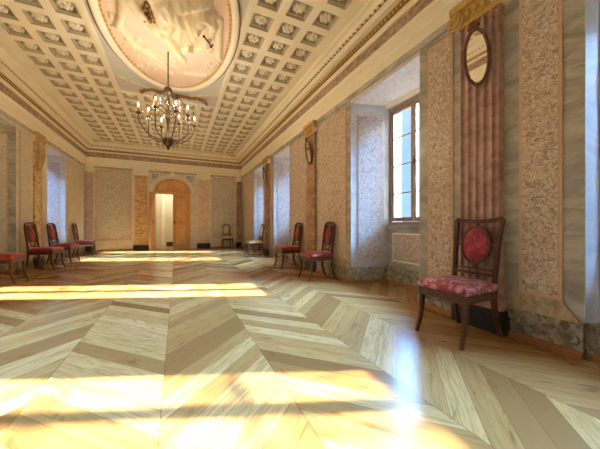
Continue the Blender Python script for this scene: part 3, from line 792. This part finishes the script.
a.location = (2.16, 1.50, 0); a.rotation_euler = (0, 0, -PI/2)
b = make_chair('red upholstered chair on the right under the plain brown pilaster mirror', 'arched', M['chairwood'], M['fabRed'], M['fabRed'], GR)
b.location = (2.22, 4.12, 0); b.rotation_euler = (0, 0, -PI/2)
dup(b, (2.22, 5.46, 0), -PI/2+.02, 'red upholstered chair on the right, second behind the near pink one', GR)
b2 = make_chair('red chair at the left picture edge with its back cut off by the frame', 'arched', M['chairwoodL'], M['fabRed'], M['fabRed'], GL)
b2.location = (-2.57, 5.92, 0); b2.rotation_euler = (0, 0, PI/2)
dup(b2, (-2.50, 7.33, 0), PI/2-.13, 'red chair against the ochre pilaster of the left wall', GL)
dup(b2, (-2.54, 8.48, 0), PI/2-.13, 'red chair on the left in front of the bright window niche', GL)
dup(b2, (-2.575, 10.3, 0), PI/2+.02, 'red chair in the far left corner by the striped pilaster', GL)
d = make_chair('cream seated chair in profile at the right wall by the far windows', 'oval', M['chairwood'], M['fabCream'], M['fabCream'], 'cream chairs at the far end')
d.location = (2.13, 7.93, 0); d.rotation_euler = (0, 0, -PI/2)
dup(d, (1.88, 11.25, 0), 0, 'cream seated chair facing the room against the far wall', 'cream chairs at the far end')

# ------------------------------------------------------------------ chandelier
HX, HY = -.13, 4.95
ch = thing('chandelier', 'dark bronze crystal chandelier with lit candle bulbs hanging below the oval ceiling medallion', 'chandelier', (HX, HY, 2.17))
q = MB(); q.tube([(0, 0, 1.05), (0, 0, ZC-2.17-.10)], .011, M['bronze'], 8); q.build('rod', ch)
q = MB(); q.lathe([(.012, 1.06), (.05, 1.03), (.075, .97), (.04, .93), (.02, .88), (.03, .80), (.018, .72), (.035, .60), (.05, .56), (.03, .50), (.018, .40), (.03, .30), (.06, .22), (.10, .17), (.085, .11), (.04, .07), (.02, .02), (.004, .0)], (0, 0, 0), M['bronze'], 14); q.build('stem', ch)
lit = []
NA = 8
def drop(q, x, y, z, n):
    prof = [(.001, 0)]
    for i in range(n): prof += [(.002, -.045*i-.004), (.008, -.045*i-.028), (.006, -.045*i-.038)]
    q.lathe(prof+[(.001, -.045*n)], (x, y, z), M['crystal'], 6)
for k in range(NA):
    a = 2*PI*(k+.35)/NA; ca, sa = math.cos(a), math.sin(a); r2 = .43 if k % 2 == 0 else .34; zt = .50 if k % 2 == 0 else .56
    q = MB(); pts = smooth_pts([(.06*ca, .06*sa, .18), (.18*ca, .18*sa, .15), (.33*ca, .33*sa, .25), (r2*ca, r2*sa, .40), (r2*ca, r2*sa, zt-.02)])
    q.tube(pts, .0085, M['bronze'], 6); q.lathe([(.004, -.02), (.03, -.005), (.038, .012), (.02, .016), (.013, .03)], (r2*ca, r2*sa, zt), M['bronze'], 10)
    arm = q.build('arm', ch)
    q = MB(); q.lathe([(.012, 0), (.012, .09), (.004, .092)], (r2*ca, r2*sa, zt+.02), M['oldgold'], 8); q.build('candle', arm)
    q = MB(); q.lathe([(.003, 0), (.010, .014), (.008, .028), (.002, .046)], (r2*ca, r2*sa, zt+.113), M['bulb'], 8); q.build('bulb', arm)
    lit.append((r2*ca, r2*sa, zt+.14))
    for j in range(3):
        b_ = a+j*2*PI/3; q = MB(); drop(q, r2*ca+.038*math.cos(b_), r2*sa+.038*math.sin(b_), zt-.01, 3); q.build('pendant', arm)
    q = MB(); n_ = 30; pts = []         # bead strand up to the crown
    for i in range(n_+1):
        t = i/n_; rr = .07+(r2-.07)*t; pts.append((rr*ca, rr*sa, .97+(zt-.97)*t-.10*math.sin(PI*t)))
    q.tube(pts, .007, M['crystal'], 5, False, [1 if i % 3 == 1 else .2 for i in range(n_+1)]); q.build('bead_strand', arm)
q = MB()
for k in range(6):
    a = 2*PI*k/6; ca, sa = math.cos(a), math.sin(a)
    q.tube(smooth_pts([(.03*ca, .03*sa, .95), (.12*ca, .12*sa, .93), (.20*ca, .20*sa, .86), (.22*ca, .22*sa, .80), (.18*ca, .18*sa, .77)], 4), .007, M['bronze'], 6)
    q.tube(smooth_pts([(.03*ca, .03*sa, .58), (.14*ca, .14*sa, .66), (.25*ca, .25*sa, .62), (.27*ca, .27*sa, .55)], 4), .007, M['bronze'], 6)
q.build('scrolls', ch)
for k in range(12):
    a = 2*PI*k/12
    q = MB(); drop(q, .16*math.cos(a), .16*math.sin(a), .17, 3); q.build('crystal_drop', ch)
    q = MB(); drop(q, .205*math.cos(a), .205*math.sin(a), .80, 3); q.build('crystal_drop', ch)
for i, p in enumerate(lit):
    l = bpy.data.lights.new('candle_glow', 'POINT'); l.energy = 1.8; l.color = (1, .86, .66); l.shadow_soft_size = .03
    lo = bpy.data.objects.new('candle_glow', l); COL.objects.link(lo); lo.parent = ch; lo.location = (p[0], p[1], p[2]+.05)

# ------------------------------------------------------------------ tree in the garden, its leaves dapple the nearest patch of sun
tree = thing('garden_tree', 'leafy tree outside the nearest window, between it and the sun', 'tree', (8.6, -2.2, -2.5))
q = MB(); q.tube(smooth_pts([(0, 0, 0), (.05, .05, 2.5), (-.05, 0, 4.5), (0, .1, 6.2)]), .13, M['winwood'], 8, False, [1-.7*i/15 for i in range(16)]); q.build('trunk', tree)
rt = random.Random(11); q = MB(); lv = MB(); M['leaf'] = m_plain('leaves', lin(70, 92, 40), lin(104, 124, 58), 8, .6)
for k in range(13):
    z = 4.3+rt.random()*2.0; a = rt.uniform(0, 2*PI); ln = rt.uniform(.8, 1.7)
    p0 = Vector((0, .05, z)); p1 = p0+Vector((math.cos(a)*ln*.5, math.sin(a)*ln*.5, .25)); p2 = p0+Vector((math.cos(a)*ln, math.sin(a)*ln, .3))
    q = MB(); q.tube([p0, p1, p2], .03, M['winwood'], 6, False, [1, .7, .3]); q.build('branch', tree)
    for i in range(26):
        t = rt.uniform(.25, 1.1); c = p0+(p2-p0)*t+Vector((rt.gauss(0, .16), rt.gauss(0, .16), rt.gauss(.05, .16)))
        d1 = Vector((rt.gauss(0, 1), rt.gauss(0, 1), rt.gauss(0, 1))).normalized(); d2 = d1.cross(Vector((rt.gauss(0, 1), rt.gauss(0, 1), rt.gauss(0, 1)))).normalized()
        s_ = rt.uniform(.05, .09); lv.add([c-d1*s_*1.4, c-d2*s_*.6, c+d1*s_*1.4, c+d2*s_*.6], [(0, 1, 2, 3)], M['leaf'])
fo = lv.build('foliage', tree); fo['kind'] = 'stuff'

# ------------------------------------------------------------------ light
sun = bpy.data.lights.new('sun', 'SUN'); sun.energy = 25; sun.angle = math.radians(1.0); sun.color = (1, .95, .80)
so = bpy.data.objects.new('sun', sun); COL.objects.link(so)
so.rotation_euler = Vector((-1, .39, -.49)).to_track_quat('-Z', 'Y').to_euler()
al = bpy.data.lights.new('hall_fill', 'AREA'); al.energy = 10; al.size = .8; al.color = (1, .93, .8)  # unseen fill light added to brighten the space past the door
ao = bpy.data.objects.new('hall_fill', al); COL.objects.link(ao); ao.location = (-.15, D+1.1, 2.95)

w = bpy.data.worlds.new('sky'); S.world = w; w.use_nodes = True; nt = w.node_tree; nt.nodes.clear()
ou = nt.nodes.new('ShaderNodeOutputWorld'); bg = nt.nodes.new('ShaderNodeBackground'); tc = nt.nodes.new('ShaderNodeTexCoord')
sp = nt.nodes.new('ShaderNodeSeparateXYZ'); rp = nt.nodes.new('ShaderNodeValToRGB')
nt.links.new(tc.outputs['Generated'], sp.inputs[0]); mr = nt.nodes.new('ShaderNodeMapRange'); mr.inputs[1].default_value = -1; mr.inputs[2].default_value = 1
nt.links.new(sp.outputs[2], mr.inputs[0]); nt.links.new(mr.outputs[0], rp.inputs[0]); nt.links.new(rp.outputs[0], bg.inputs[0]); nt.links.new(bg.outputs[0], ou.inputs[0])
r = rp.color_ramp      # pale haze low over the roofs, bright open sky above
r.elements[0].position = .47; r.elements[0].color = (0.00196, 0.00196, 0.00179, 1); r.elements[1].position = .5; r.elements[1].color = (0.0019, 0.0029, 0.0035, 1)
for p_, c_ in ((.63, (0.0018, 0.0028, 0.0035, 1)), (.70, (0.0026, 0.0034, 0.0039, 1)), (.77, (.29, .57, 1, 1)), (1.0, (.22, .50, 1, 1))):
    e = r.elements.new(p_); e.color = c_
bg.inputs[1].default_value = 76.0

# ------------------------------------------------------------------ camera
cam = bpy.data.cameras.new('camera'); co = bpy.data.objects.new('camera', cam); COL.objects.link(co); S.camera = co
cam.sensor_fit = 'HORIZONTAL'; cam.sensor_width = 36; cam.lens = 268/600*36; cam.shift_y = 1/600; cam.clip_start = .05
co.location = (0, 0, EYE); co.rotation_euler = (PI/2, 0, -.431)
S.view_settings.view_transform = 'Standard'; S.view_settings.look = 'None'; S.view_settings.gamma = 1; S.view_settings.use_curve_mapping = False
S.view_settings.exposure = 1.9
S.cycles.use_denoising = True; S.cycles.max_bounces = 12; S.cycles.diffuse_bounces = 6; S.cycles.transparent_max_bounces = 12
S.cycles.sample_clamp_indirect = 6
